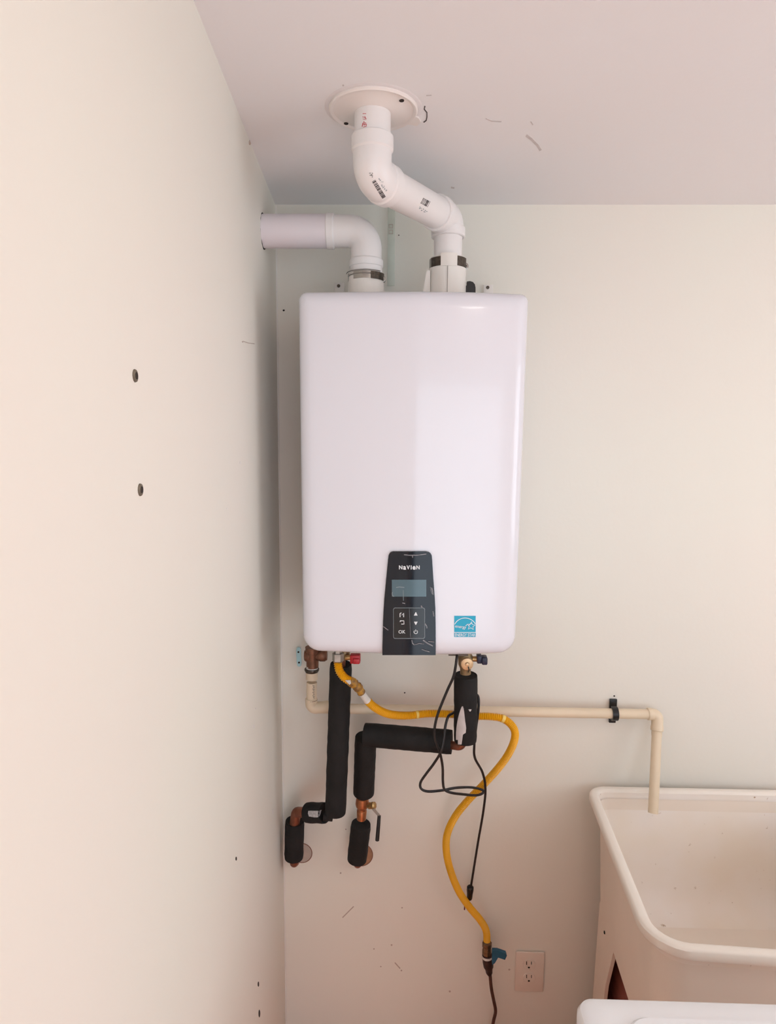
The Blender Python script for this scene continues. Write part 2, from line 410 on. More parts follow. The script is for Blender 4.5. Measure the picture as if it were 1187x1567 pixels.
def heater_shell():
    R, rc_t, rc_b = 0.026, 0.016, 0.036
    def ease(n):   # denser near both ends
        return [0.5 - 0.5 * math.cos(PI * k / n) for k in range(n + 1)]
    ul = ease(26); um = [k / 6 for k in range(1, 7)]; ur = ease(30)[1:]
    vs = ease(44)
    V, Fs = [], []; cols = len(ul) + len(um) + len(ur)
    def zlim(x, z0):
        d = min(x - hx0(z0), hx1(z0) - x)
        zt = HZ1 - (rc_t - math.sqrt(max(0, rc_t ** 2 - max(0, rc_t - d) ** 2)))
        zb = HZ0 + (rc_b - math.sqrt(max(0, rc_b ** 2 - max(0, rc_b - d) ** 2)))
        return zb, zt
    def dist(x, z):
        dx = min(x - hx0(z), hx1(z) - x); top = HZ1 - z; bot = z - HZ0
        rc, dz = (rc_t, top) if top < bot else (rc_b, bot)
        if dx < rc and dz < rc: return rc - math.hypot(rc - dx, rc - dz)
        return min(dx, dz)
    def fil(d):
        d = max(0, d)
        return R - math.sqrt(max(0, R * R - max(0, R - d) ** 2))
    for j, v in enumerate(vs):
        for i in range(cols):
            zg = HZ0 + (HZ1 - HZ0) * v
            xl, xr = strip(zg)
            if i < len(ul): x = hx0(zg) + (xl - hx0(zg)) * ul[i]
            elif i < len(ul) + len(um): x = xl + (xr - xl) * um[i - len(ul)]
            else: x = xr + (hx1(zg) - xr) * ur[i - len(ul) - len(um)]
            zb, zt = zlim(x, zg); z = zb + (zt - zb) * v
            V.append(Vector((x, yfront(x, z) + fil(dist(x, z)), z)))
    n = len(vs)
    for j in range(n - 1):
        for i in range(cols - 1):
            a = j * cols + i; Fs.append((a, a + 1, a + 1 + cols, a + cols))
    ring = [i for i in range(cols)] + [j * cols + cols - 1 for j in range(1, n)] + [(n - 1) * cols + i for i in range(cols - 2, -1, -1)] + [j * cols for j in range(n - 2, 0, -1)]
    base = len(V)
    for r in ring:
        p = V[r]; V.append(Vector((p.x, -0.075, p.z)))
    m = len(ring)
    for k in range(m):
        Fs.append((ring[k], base + k, base + (k + 1) % m, ring[(k + 1) % m]))
    Fs.append(tuple(base + k for k in range(m)))
    return V, Fs
H = thing('water_heater', 'large white wall-hung tankless water heater with rounded front and dark control panel', 'water heater', (0.013, -0.17, HZ0))
obj('front_cover', heater_shell(), WHITE, H, smooth=50)
obj('back_case', box(HX0 + .012, HX1 - .012, -0.08, YB, HZ0 + .012, HZ1 - .010, .006), mat('heater_case_grey', (214, 212, 214), .4, var=.02), H)

# control panel
rows = [(843.2, 601, 652), (844.2, 598, 656), (846, 596, 658.5), (849, 594.6, 660.2), (856, 593.6, 661), (870, 592.3, 661.8), (885, 590.8, 662.8), (900, 589.4, 664), (915, 588, 665), (930, 587, 665.8), (950, 586, 666.2), (970, 585.5, 666.4), (990, 585, 666.5), (1001.5, 585, 666.3)]
CP = obj('control_panel', slab(rows, heater_hit, .0045, .030, 12), PANEL, H, smooth=40, label='dark glossy control panel')
def rect_rows(x0, x1, y0, y1, r=0, sk=0):
    if r <= 0: return [(y0, x0, x1), (y1, x0 + sk, x1 + sk)]
    out = []
    for k in range(4):
        a = PI / 2 * k / 3; out.append((y0 + r - r * math.cos(a), x0 + r - r * math.sin(a), x1 - r + r * math.sin(a)))
    for k in range(3, -1, -1):
        a = PI / 2 * k / 3; out.append((y1 - r + r * math.cos(a), x0 + r - r * math.sin(a), x1 - r + r * math.sin(a)))
    return out
O = .0050
obj('display_screen', slab(rect_rows(599.5, 652, 886.3, 912), heater_hit, .0052, .002, 4), LCD, CP, label='grey-blue display screen')
obj('keypad_rim', slab(rect_rows(601.5, 650, 928.8, 976.4, 3), heater_hit, .0051, .001, 4), mat('keypad_rim_grey', (120, 128, 132), .3, var=.1), CP)
obj('keypad', slab(rect_rows(602.4, 649, 929.8, 975.2, 2.6), heater_hit, .0058, .002, 4), KEYP, CP, label='black touch keypad')
OK = .0064
# maker's lettering: capitals N V I N with raised small a and e
lt = []
for s, x, h, sx in (('N', 613.0, 5.6, .86), ('a', 618.9, 7.4, .86), ('V', 624.4, 5.6, .84), ('I', 628.9, 5.6, .9), ('e', 633.2, 7.4, .86), ('N', 639.3, 5.6, .86)):
    yy = 867.4 if s.isupper() else 866.9
    lt.append(text_px(s, x, yy, h, heater_hit, .0052, sx=sx * 1.08, bold=.030))
obj('lettering', join(*lt), PRINT, CP, smooth=0)
def put_icon(name, *vf): obj(name, join(*vf), PRINT, CP, smooth=0)
put_icon('key_icon', stroke(((612, 943), (612, 937.5), (614, 936.5)), 1, heater_hit, OK), stroke(((614.8, 940), (617.5, 937), (617.5, 943)), 1, heater_hit, OK))
put_icon('key_icon', stroke(((612, 948.6), (617.8, 948.6), (618, 953.6), (614, 953.6)), 1, heater_hit, OK), stroke(((611.8, 950.2), (613.2, 948.4)), 1, heater_hit, OK))
put_icon('key_icon', text_px('OK', 614.7, 965.3, 5, heater_hit, OK, bold=.005))
put_icon('key_icon', slab([(935.6, 635.4, 636.4), (940.6, 633.2, 638.6)], heater_hit, OK, .0004, 2))
put_icon('key_icon', slab([(950, 633.2, 638.6), (954.8, 635.4, 636.4)], heater_hit, OK, .0004, 2))
arc = [(635.9 + 2.7 * math.sin(a), 965.6 - 2.7 * math.cos(a)) for a in [0.7 + k * (2 * PI - 1.4) / 12 for k in range(13)]]
put_icon('key_icon', stroke(arc, .8, heater_hit, OK), stroke(((635.9, 961.8), (635.9, 965)), .8, heater_hit, OK))
obj('display_mark', join(stroke(((606, 898), (611, 897.2), (618.5, 898)), 1.2, heater_hit, .0057), stroke(((600.5, 905), (599.7, 908), (601, 911), (603, 911.5)), .9, heater_hit, .0057), stroke(((616.8, 902), (617.2, 918)), .6, heater_hit, .0057)), GREYP, CP, smooth=0)
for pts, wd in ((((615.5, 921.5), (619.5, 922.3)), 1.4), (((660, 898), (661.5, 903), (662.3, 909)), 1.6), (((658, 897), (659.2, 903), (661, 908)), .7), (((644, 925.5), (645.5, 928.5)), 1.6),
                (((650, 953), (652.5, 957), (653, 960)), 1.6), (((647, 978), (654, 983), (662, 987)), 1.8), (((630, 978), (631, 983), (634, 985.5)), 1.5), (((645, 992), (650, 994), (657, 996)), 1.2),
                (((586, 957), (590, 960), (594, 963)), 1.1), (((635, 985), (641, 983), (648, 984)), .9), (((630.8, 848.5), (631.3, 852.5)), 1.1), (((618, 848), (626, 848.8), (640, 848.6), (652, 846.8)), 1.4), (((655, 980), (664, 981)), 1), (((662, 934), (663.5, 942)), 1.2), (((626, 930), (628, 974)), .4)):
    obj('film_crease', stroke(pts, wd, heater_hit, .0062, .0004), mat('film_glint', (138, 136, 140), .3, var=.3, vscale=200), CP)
# efficiency sticker
ST = obj('efficiency_sticker', slab(rect_rows(694.8, 727.6, 942.3, 974.6), heater_hit, .0006, .0012, 6), STAR, H, label='square turquoise efficiency sticker with white star')
O = .0010
obj('sticker_line', join(stroke(((695, 967.6), (727.4, 967.6)), .9, heater_hit, O),
    stroke([(711.4 + 17.5 * math.sin(a), 962 - 16.5 * math.cos(a)) for a in [-1.15 + k * 2.25 / 14 for k in range(15)]], .9, heater_hit, O)), PRINT, ST, smooth=0)
star = []
for k in range(10):
    r_ = 6.6 if k % 2 == 0 else 2.9; a = k * PI / 5 + .1; star.append((720.6 + r_ * math.sin(a), 957.6 - r_ * math.cos(a)))
obj('sticker_star', stroke(star, .9, heater_hit, O, closed=True), PRINT, ST, smooth=0)
obj('sticker_script', join(text_px('energy', 704.5, 958.6, 4.6, heater_hit, O, ang=.12, sx=.95, bold=.004), stroke(((712, 958), (715, 955), (716.5, 957), (722, 953)), .8, heater_hit, O)), PRINT, ST, smooth=0)
obj('sticker_words', text_px('ENERGY STAR', 711.2, 971.3, 4.3, heater_hit, O, sx=.80, bold=.008), PRINT, ST, smooth=0)

# vent collars on top, with hose clamps
YV = -0.19
xL, xRt = P(560, 440, YV).x, P(684, 440, YV).x
def zat(y, x=600, Y=YV): return P(x, y, Y).z
def V3(x, y, z): return Vector((x, y, z))
zl = [zat(q, 560) for q in (418, 432, 446)]
obj('intake_collar', lathe((xL, YV, HZ1 - .015), (xL, YV, 3), [(0, .0385), (zl[1] - HZ1 + .015, .0372), (zl[0] - HZ1 + .013, .0362), (zl[0] - HZ1 + .0135, .033)], 36), PVC2, H)
cl = obj('intake_clamp', sweep([V3(xL + .0375 * math.cos(a), YV + .0375 * math.sin(a), zl[0] * .55 + zl[1] * .45) for a in [2 * PI * k / 40 for k in range(41)]], 0.001, 6), STEEL, H)
def band(xc, yc, z0, z1, r, a0, a1, n=24, th=.0012, tilt=0):
    V, Fs = [], []
    for k in range(n + 1):
        a = a0 + (a1 - a0) * k / n
        for rr, z in ((r, z0), (r + th, z0), (r + th, z1), (r, z1)): V.append(V3(xc + rr * math.cos(a), yc + rr * math.sin(a), z + tilt * math.cos(a)))
    for k in range(n):
        for q in range(4): Fs.append((k * 4 + q, k * 4 + (q + 1) % 4, k * 4 + 4 + (q + 1) % 4, k * 4 + 4 + q))
    Fs += [(0, 1, 2, 3), (n * 4 + 3, n * 4 + 2, n * 4 + 1, n * 4)]
    return V, Fs
b1 = obj('band', band(xL, YV, zat(431.5, 560), zat(420.5, 560), .0368, -PI * .72, PI * 1.1, 44), STEEL, cl)
obj('perforated_band', band(xL, YV, zat(432, 560), zat(421, 560), .0382, -PI * .40, -PI * .08, 12), DSTEEL, cl)
obj('clamp_wire', sweep([V3(xL + .0405 * math.cos(a), YV + .0405 * math.sin(a), zat(419.6, 560)) for a in [-PI * .98 + k * PI * .75 / 16 for k in range(17)]], .0011, 6), STEEL, cl)
sc = P(585.5, 427, YV - .010)
obj('clamp_screw', lathe(sc, sc + Vector((0, -1, 0)), [(-.010, .0062), (.002, .0062), (.0022, .0046), (.004, .0042)], 14), STEEL, cl)
obj('screw_slot', lathe(sc, sc + Vector((0, -1, 0)), [(.003, .0018), (.0045, .0018)], 8), HOLE, cl)
# exhaust collar
zr_ = [zat(q, 684) for q in (396, 413, 430, 446)]
obj('exhaust_collar', lathe((xRt, YV, HZ1 - .015), (xRt, YV, 3), [(0, .0395), (zr_[2] - HZ1 + .012, .0395), (zr_[2] - HZ1 + .015, .0382), (zr_[1] - HZ1 + .015, .0392), (zr_[1] - HZ1 + .017, .0365), (zr_[0] - HZ1 + .015, .0362), (zr_[0] - HZ1 + .016, .032)], 36), PVC2, H)
cr = obj('exhaust_clamp', band(xRt, YV, zat(412, 684), zat(398, 684), .0368, PI * .02, PI * 2.0, 44), STEEL, H)
obj('collar_tab', band(xRt, YV, zat(414, 684), zat(394.5, 684), .0385, -PI * .63, -PI * .36, 10, .0022), PVC2, H)
obj('perforated_band', band(xRt, YV, zat(412.5, 684), zat(398, 684), .0382, -PI * .36, -PI * .10, 10), DSTEEL, cr)
obj('perforated_band', band(xRt, YV, zat(412.5, 684), zat(399, 684), .0382, -PI * .84, -PI * .63, 8), DSTEEL, cr)
sc = P(711.5, 407.5, YV - .006)
obj('clamp_screw', lathe(sc, sc + Vector((.35, -1, 0)), [(-.012, .0070), (.002, .0070), (.0024, .0050), (.004, .0046)], 14), STEEL, cr)
obj('screw_slot', lathe(sc, sc + Vector((.35, -1, 0)), [(.003, .0018), (.0047, .0018)], 8), HOLE, cr)
obj('collar_seam', box(xRt - .0025, xRt - .0015, YV - .0402, YV - .037, HZ1, zr_[1]), mat('seam_grey', (150, 140, 134), .6, var=.1), H)
fin = [P(647, 447, YV - .02), P(652.5, 415, YV - .02), P(658, 413, YV - .02), P(658, 447, YV - .02)]
obj('collar_fin', prism(fin, (0, .006, 0)), PVC2, H)
# mounting tabs and black cap behind the top edge
def tab(px, py, w_, h_, Y, name):
    a = P(px - w_ / 2, py - h_ / 2, Y); b = P(px + w_ / 2, py + h_ / 2 + 8, Y)
    o = obj(name, box(a.x, b.x, Y, Y + .003, b.z, a.z, .001), TRIM, H)
    c = P(px - 1, py, Y); obj('tab_screw', lathe(c, c + Vector((0, -1, 0)), [(0, .004), (.0015, .0038), (.002, .002)], 12), DSTEEL, o); return o
tab(519, 437.5, 15, 10, -.02, 'mounting_tab'); tab(747, 440, 14, 9, -.02, 'mounting_tab')
cap = [P(712, 446, -.2), P(712, 437, -.2), P(714.5, 437, -.2), P(714.5, 430.5, -.2), P(719, 430, -.2), P(723.5, 431.5, -.2), P(726.5, 435, -.2), P(727.5, 440, -.2), P(727.5, 450, -.2), P(712, 450, -.2)]
obj('drain_cap', prism(cap, (0, .014, 0)), BLACKP, H, label='black quarter-round plastic cap')

# ------------------------------------------------------------------ intake vent pipe (to the left wall)
zc_i = P(450, 354, YV).z
xw = left_x(YV, zc_i)
xe = P(500, 354, YV).x
IV = thing('intake_vent_pipe', 'white plastic vent pipe running sideways from heater top into the left wall', 'pipe', (xL, YV, zl[0]))
top = V3(xL, YV, zc_i)
obj('pipe', sweep([V3(xw - .01, YV, zc_i), V3(xe + .01, YV, zc_i)], .0335, 32), mat('grey_white_pvc', (232, 224, 228), .35, var=.02, vscale=12), IV)
obj('elbow', elbow_fit(V3(xe, YV, zc_i), top, V3(xL, YV, zat(410, 560)), .0322, .0352, .014, .062), PVC, IV)
obj('stub', sweep([V3(xL, YV, zat(404, 560)), V3(xL, YV, zl[0] - .016)], .0335, 32), PVC, IV)
for a0, a1 in ((PI * 1.38, PI * 1.58), (PI * .35, PI * .66), (PI * .93, PI * 1.03)):
    pts = [V3(left_x(YV, zc_i) + .0015, YV - .0352 * math.sin(a) * -1, zc_i + .0352 * math.cos(a)) for a in [a0 + (a1 - a0) * k / 6 for k in range(7)]]
ring = []
for k in range(30):
    a = 2 * PI * k / 29; ring.append(V3(left_x(YV, zc_i) + .0005, YV + .0345 * math.sin(a), zc_i + .0345 * math.cos(a)))
obj('wall_gap', sweep(ring, [.0008 + .0010 * (0.5 + 0.5 * math.sin(k * 1.9)) for k in range(30)], 6), HOLE, wall_left)

# ------------------------------------------------------------------ exhaust vent pipe (to the ceiling)
fc = PZ(570, 166, ZC)
EV = thing('exhaust_vent_pipe', 'white plastic vent pipe with two elbows rising from heater top through the ceiling', 'pipe', (xRt, YV, zr_[0]))
Ye = fc.y
pa = V3(fc.x, Ye, ZC + .05); pb = P(572, 282, Ye); pb = V3(fc.x, Ye, P(572, 272, Ye).z)
pc = V3(xRt, YV, P(684, 335, YV).z)
pd = V3(xRt, YV, zr_[0] - .012)
dB = (pc - pb).normalized()
obj('ceiling_pipe', sweep([pa, V3(fc.x, Ye, P(570, 218, Ye).z)], .0302, 32), PVC, EV)
e2a = V3(fc.x, Ye, P(570, 209, Ye).z)
e2 = obj('upper_elbow', elbow_fit(e2a, pb, pb + dB * .052, .0325, .0352, .022, .058), PVC, EV)
seg_a, seg_b = pb + dB * .050, pc - dB * .03
sg = obj('sloping_pipe', sweep([seg_a, seg_b], .0305, 32), PVC, EV)
e1 = obj('lower_elbow', elbow_fit(pc - dB * .058, pc, V3(xRt, YV, P(684, 364, YV).z), .0315, .0350, .018, .040), PVC, EV)
obj('riser_pipe', sweep([V3(xRt, YV, P(684, 360, YV).z), pd], .0292, 32), PVC, EV)
he = bvh(e2, sg, e1, bpy.data.objects['ceiling_pipe'])
# printing on the pipes: bar code blocks, unreadable small print, red print
def barcode(x, y, ang, L, hgt, n, seed):
    rnd = random.Random(seed); ca, sa = math.cos(ang), math.sin(ang); parts = []; t = -L / 2
    while t < L / 2:
        bw = rnd.choice((.45, .45, .8, 1.2))
        c = Vector((x + ca * t, y + sa * t)); u = Vector((-sa, ca)) * hgt / 2
        parts.append(stroke(((c - u)[:], (c + u)[:]), bw, he, .0006, .0005)); t += bw + rnd.choice((.4, .6, .9))
    return join(*parts)
obj('barcode', barcode(579.5, 289.5, 1.02, 30, 6, 14, 3), INK, e2, smooth=0)
obj('barcode', barcode(650.8, 310, .5, 12, 9.5, 8, 5), INK, e1, smooth=0)
def scribble(x, y, ang, L, hgt, n, seed):
    rnd = random.Random(seed); ca, sa = math.cos(ang), math.sin(ang); parts = []
    for k in range(n):
        t = -L / 2 + L * (k + .5) / n
        for _ in range(2):
            a = Vector((t + rnd.uniform(-.8, .8), rnd.uniform(-hgt / 2, hgt / 2))); b = a + Vector((rnd.uniform(-1.6, 1.6), rnd.uniform(-1.6, 1.6)))
            f = lambda q: (x + ca * q.x - sa * q.y, y + sa * q.x + ca * q.y)
            if (b - a).length > .6: parts.append(stroke((f(a), f(b)), .7, he, .0006, .0005))
    return join(*parts)
obj('small_print', scribble(568, 267.5, 1.2, 8, 5.5, 5, 1), INK, e2, smooth=0)
obj('small_print', scribble(585, 282, 1.1, 22, 3.5, 9, 2), GREYP, e2, smooth=0)
obj('small_print', scribble(646.5, 321.5, .5, 13, 4.5, 7, 4), GREYP, e1, smooth=0)
obj('red_print', join(stroke(((555, 174), (560, 174)), .8, he), stroke(((554.5, 179), (558, 179.5), (559, 183), (555, 182)), .7, he), stroke(((558, 178), (560.5, 182.5)), .7, he),
    stroke(((554, 194), (555, 188.5), (559.5, 188), (560.5, 193), (556, 194.5)), 1, he), stroke(((556.8, 185.5), (557.4, 192)), .9, he), stroke(((554, 191), (561, 190.6)), .8, he)), REDINK, bpy.data.objects['ceiling_pipe'], smooth=0)

# ceiling flange
FL = thing('ceiling_flange', 'round white pipe flange on the ceiling around the rising vent pipe', 'flange', (fc.x, fc.y, ZC))
dn = Vector((0, 0, -1)); c0 = V3(fc.x, fc.y, ZC)
fcx = PZ(571, 165, ZC); fcx = V3(fcx.x, fc.y, ZC)
obj('plate', lathe(fcx, fcx + dn, [(0, .0735), (.004, .0735), (.0062, .0715), (.0062, .069), (.0042, .066), (.0060, .040), (.009, .034), (.009, .0315)], 48), mat('flange_white', (240, 233, 228), .35, var=.02), FL)
obj('outer_ring', lathe(fcx, fcx + dn, [(0, .0805), (.0008, .079), (.0014, .074), (.0014, .06)], 48), mat('off_white', (232, 228, 228), .7, var=.04, vscale=30), FL)  # thin off-white ring on the ceiling, a little wider than the plate
for (x, y, s) in ((614.3, 155, .0036), (529.5, 190, .0034)):
    c = PZ(x, y, ZC - .006); c.z = ZC; obj('screw_hole', lathe(c, c + dn, [(.003, s * 1.2), (.0058, s * 1.1), (.0062, s * .5)], 12), HOLE, FL)
tp = [PZ(x, y, ZC) for (x, y) in ((626, 172), (640, 178), (644, 185), (638, 190), (624, 188))]
obj('tab', prism(tp, (0, 0, -.003)), mat('flange_white', (240, 233, 228), .35), FL)

# pale strap hanging behind the vent pipes
sa_, sb_ = P(599, 318, -.045), P(598, 440, -.03)
SP = thing('hanger_strap', 'thin pale metal strap hanging behind the two vent pipes', 'strap', sb_)
obj('strip', box(sa_.x - .0085, sa_.x + .0085, -.046, -.044, sb_.z, ZC - .002, .0005), STRAP, SP)
for yy in (346, 355):
    a, b = P(594.8, yy - 3, -.0465), P(601, yy + 3, -.0465)
    obj('slot', join(box(a.x, b.x, -.0467, -.0462, b.z, b.z + .0012), box(a.x, b.x, -.0467, -.0462, a.z - .0012, a.z), box(a.x, a.x + .0012, -.0467, -.0462, b.z, a.z), box(b.x - .0012, b.x, -.0467, -.0462, b.z, a.z)), PATCHG, SP)

# ------------------------------------------------------------------ tan discharge pipe
YD = -0.095
DP = thing('discharge_pipe', 'tan plastic drain pipe from below heater along the back wall into the utility tub', 'pipe', P(476, 1100, YD))
v0 = P(477, 1040, YD); v1 = P(476, 1084, YD)
h0 = P(476, 1083, YD); h1 = P(1001, 1093, -.036)
h0 = V3(v1.x, v1.y, P(476, 1083.5, YD).z)
e0 = P(505, 1081.5, -.092)
r_ = .0125
obj('relief_coupling', lathe(P(477, 1028, YD), P(477, 1048, YD), [(0, .0142), (.0185, .0142), (.019, .0128)], 24), CPVC, DP)
obj('down_pipe', sweep([P(477, 1044, YD), P(476.3, 1074, YD)], .0125, 24), CPVC, DP)
obj('first_elbow', elbow_fit(P(476.3, 1068, YD), h0, e0, .0142, .0146, .012, .012), CPVC, DP)
d_ = (h1 - h0)
obj('run_pipe', sweep([h0 + d_ * .03, h0 + d_ * .985], .0122, 24), CPVC, DP)
k0 = P(1006, 1093, -.036)
drop_b = P(999, 1244, -.105)
dd = (drop_b - P(1006, 1093, -.036)).normalized()
obj('corner_elbow', elbow_fit(P(990, 1092.5, -.0365), k0, k0 + dd * .040, .0140, .0150, .010, .012), CPVC, DP)
obj('drop_pipe', sweep([k0 + dd * .03, drop_b], .0118, 24), CPVC, DP)
obj('pipe_collar', sweep([k0 + dd * .042, k0 + dd * .052], .0126, 24), CPVC, DP)
hd = bvh(bpy.data.objects['down_pipe'])
obj('pipe_print', join(*[stroke(((478 + (k % 2), 1049 + k * 2.6), (481, 1050 + k * 2.6)), .8, hd) for k in range(8)]), INK, DP, smooth=0)
obj('joint_line', lathe(P(476.4, 1070, YD), P(476.4, 1080, YD), [(0, .0146), (.0012, .0146)], 24), mat('joint_brown', (120, 92, 66), .6), DP)
# bronze tee, nut above
q = P(478, 1010, YD)
obj('relief_tee', join(lathe(P(478, 990, YD), P(478, 1030, YD), [(0, .0175), (.012, .0175), (.018, .0155), (.03, .0150), (.050, .0146)], 20),
    lathe(P(466, 1003, YD), P(506, 1003, YD), [(0, .0125), (.004, .0150), (.012, .0155), (.016, .0125), (.034, .0125), (.038, .0145), (.048, .0145), (.054, .011)], 18)), BRONZE, DP, label='brown bronze tee fitting')
obj('white_washer', lathe(P(477.5, 1019, YD), P(477.5, 1030, YD), [(0, .0142), (.006, .0142)], 20), TAPE, DP)
obj('clamp_ring', lathe(P(477, 1023, YD), P(477, 1030, YD), [(0, .0172), (.003, .0178), (.007, .0160), (.0085, .0150)], 22), DSTEEL, DP)
# black pipe clip
c = h0 + d_ * (.88); c = V3(P(939, 1090, c.y).x, c.y, (h0 + d_ * ((P(939, 1090, c.y).x - h0.x) / d_.x)).z)
CL = thing('pipe_clip', 'black plastic pipe clip holding the tan pipe to the back wall', 'clip', V3(c.x, 0, c.z - .02))
ua, ub = P(933, 1070, -.006), P(943.5, 1086, -.006)
obj('wall_leg', box(ua.x, ub.x, -.0065, -.0005, ub.z - .004, ua.z, .0015), BLACKP, CL)
la, lb = P(932, 1097, -.006), P(942, 1106.5, -.006)
obj('foot', box(la.x, lb.x, -.0065, -.0005, lb.z, la.z, .0015), BLACKP, CL)
sd = []
for k in range(17):
    a = PI * .48 + PI * 1.1 * k / 16; sd.append(V3(c.x + .001, c.y + .0150 * math.cos(a), c.z + .0150 * math.sin(a)))
clv = []
for s in (-.0062, .0080):
    for rad in (.0128, .0172):
        for k in range(17):
            a = PI * .42 + PI * 1.16 * k / 16; clv.append(V3(c.x + s, c.y + rad * math.cos(a), c.z + rad * math.sin(a)))
fs = []
for k in range(16):
    A, B, C_, D_ = k, k + 17, k + 34, k + 51
    fs += [(A, A + 1, B + 1, B), (C_, D_, D_ + 1, C_ + 1), (A, C_, C_ + 1, A + 1), (B, B + 1, D_ + 1, D_)]
fs += [(0, 17, 51, 34), (16, 50, 67, 33)]
obj('saddle', (clv, fs), BLACKP, CL)

# small pale-blue bracket left of the tee
pb_ = P(457, 1005, -.01)
BK = thing('wall_plate', 'small pale blue oblong metal plate left of the brown tee fitting', 'bracket', pb_)
rows = [(991, 455, 458), (992.5, 453.6, 459.6), (996, 453, 460.2), (1014, 453.8, 461), (1018.5, 454.6, 460.6), (1020, 456, 459)]
hb = flat_hit((0, -.01, 0), (0, -1, 0))
obj('plate', slab(rows, hb, 0, .004, 4), PALEB, BK)
for yy, xx in ((997.8, 456.5), (1013.8, 457.4)): obj('screw', disc_px(xx, yy, 3, 3, hb, .001, .002), HOLE, BK)

# ------------------------------------------------------------------ hot pipe with foam
YH = -0.175
HP = thing('insulated_hot_pipe', 'black foam-wrapped pipe down from heater turning left to the corner of the room', 'pipe', P(515, 1250, YH))
def foam(p0, p1, r, n=28, seed=0, open_end=True):
    p0, p1 = Vector(p0), Vector(p1); L = (p1 - p0).length; k = max(6, int(L / .012)); rnd = random.Random(seed)
    pts = [p0 + (p1 - p0) * i / k for i in range(k + 1)]; rad = [r * (1 + rnd.uniform(-.02, .02)) for _ in pts]
    rad[0] *= .97; rad[-1] *= .97
    prof = [(.004, r * .45)] + [(L * i / k, rad[i]) for i in range(k + 1)] + [(L - .004, r * .45)]
    return lathe(p0, p1, prof, n)
fo = obj('foam_sleeve', foam(P(521.5, 1016, -.17), P(513.2, 1243, -.14), .0252, seed=1), FOAM, HP)
obj('foam_sleeve', foam(P(497, 1244, -.125), P(470.5, 1243.5, -.10), .0238, seed=2), FOAM, HP)
stub = HP.children[-1]
hs = bvh(stub)
obj('foil_patch', slab([(1239.5, 489, 491.5), (1241, 472, 490.6), (1245, 471.5, 489.6), (1249, 473, 488), (1250.5, 481, 486)], hs, .0012, .001, 6), FOIL, HP)
ce = P(452, 1243, -.08)
obj('copper_elbow', sweep(bend([P(472, 1243.5, -.10), P(453, 1242.5, -.072), P(450.5, 1262, -.066)], .016, 10), .0125, 20), COPPER, HP)
obj('foam_sleeve', foam(P(451, 1256, -.058), P(449.5, 1312, -.052), .0243, seed=3), FOAM, HP)
obj('copper_stub', sweep(bend([P(450, 1306, -.055), P(450, 1320, -.054), P(452, 1318, .01)], .01, 8), .0115, 18), COPPER, HP)
obj('nipple', sweep([P(521, 990, -.175), P(521.4, 1020, -.17)], .011, 16), COPPER, HP)
obj('foam_tail', foam(P(495, 1248, -.135), P(509, 1249, -.135), .012, seed=4), FOAM, HP)
def wall_ring(name, px, py, rpx, m1, m2):
    c = WB(px, py)[0]; r = rpx * 1.6 / 1000
    obj(name, lathe(c, c + Vector((0, -1, 0)), [(0, r), (.0008, r), (.001, r * .97)], 32), m1, wall_back)
    pts = [c + V3(r * math.cos(a), -.001, r * math.sin(a)) for a in [2 * PI * k / 32 for k in range(33)]]
    obj('hole_edge', sweep(pts, .0011, 6), m2, wall_back)
wall_ring('pipe_hole', 461.5, 1305, 17, PATCHG, mat('hole_edge_brown', (150, 104, 84), .8, var=.2, vscale=40))
wall_ring('pipe_hole', 551.5, 1307.5, 20, mat('raw_gypsum', (178, 134, 104), .8, var=.15, vscale=60), mat('hole_edge_brown', (150, 104, 84), .8))

# ------------------------------------------------------------------ cold pipe with foam
KP = thing('insulated_cold_pipe', 'black foam-wrapped pipe stepping left below heater with torn foam and brass valve', 'pipe', P(548, 1325, -.06))
f1 = obj('foam_sleeve', foam(P(712.5, 1033, -.19), P(711.8, 1133, -.18), .0262, seed=5), FOAM, KP)
h1_ = bvh(f1)
obj('torn_patch', slab([(1081, 706.4, 708.2), (1088, 704, 709.8), (1095, 702, 710.5), (1104, 700, 711.6), (1114, 698.6, 713), (1121, 698, 712.4), (1124, 698, 708), (1132, 697.8, 707), (1139, 698, 706)], h1_, .0009, .001, 6), mat('torn_foam_white', (216, 208, 206), .9, var=.08, vscale=60), KP)
obj('torn_spot', slab([(1085.5, 716.5, 721), (1088.5, 718, 719.5)], h1_, .0009, .001, 2), mat('torn_foam_white', (216, 208, 206)), KP)
sl = P(699, 1040, -.2)
obj('copper_elbow', sweep(bend([P(708, 1128, -.182), P(707, 1143, -.18), P(684, 1139, -.165)], .018, 8), .0095, 18), COPPER, KP)
obj('foam_sleeve', foam(P(691, 1135.5, -.165), P(558, 1124, -.13), .0272, seed=6), FOAM, KP)
obj('foam_sleeve', foam(P(559.5, 1128, -.118), P(556.3, 1213, -.085), .0262, seed=7), FOAM, KP)
bz = P(554.3, 1237, -.075)
obj('brass_valve', lathe(P(554.5, 1220, -.078), P(552.3, 1262, -.068), [(0, .0150), (.012, .0165), (.020, .0168), (.026, .0150), (.030, .0115), (.036, .0112), (.038, .0125), (.052, .0120), (.062, .0115)], 24), mat('coppery_brass', (184, 120, 80), .38, metal=.7, var=.3, vscale=50), KP)
st = KP.children[-1]
s0, s1 = P(562, 1233, -.085), P(577, 1232.5, -.10)
obj('valve_stem', lathe(s0, s1, [(0, .0058), (.006, .0058), (.006, .0085), (.012, .0085), (.013, .006), (.017, .0092), (.022, .0092), (.024, .006)], 8), BRASS, st)
hp = [P(571, 1238, -.104), P(580, 1248, -.108), P(579, 1262, -.112), P(577, 1286, -.115)]
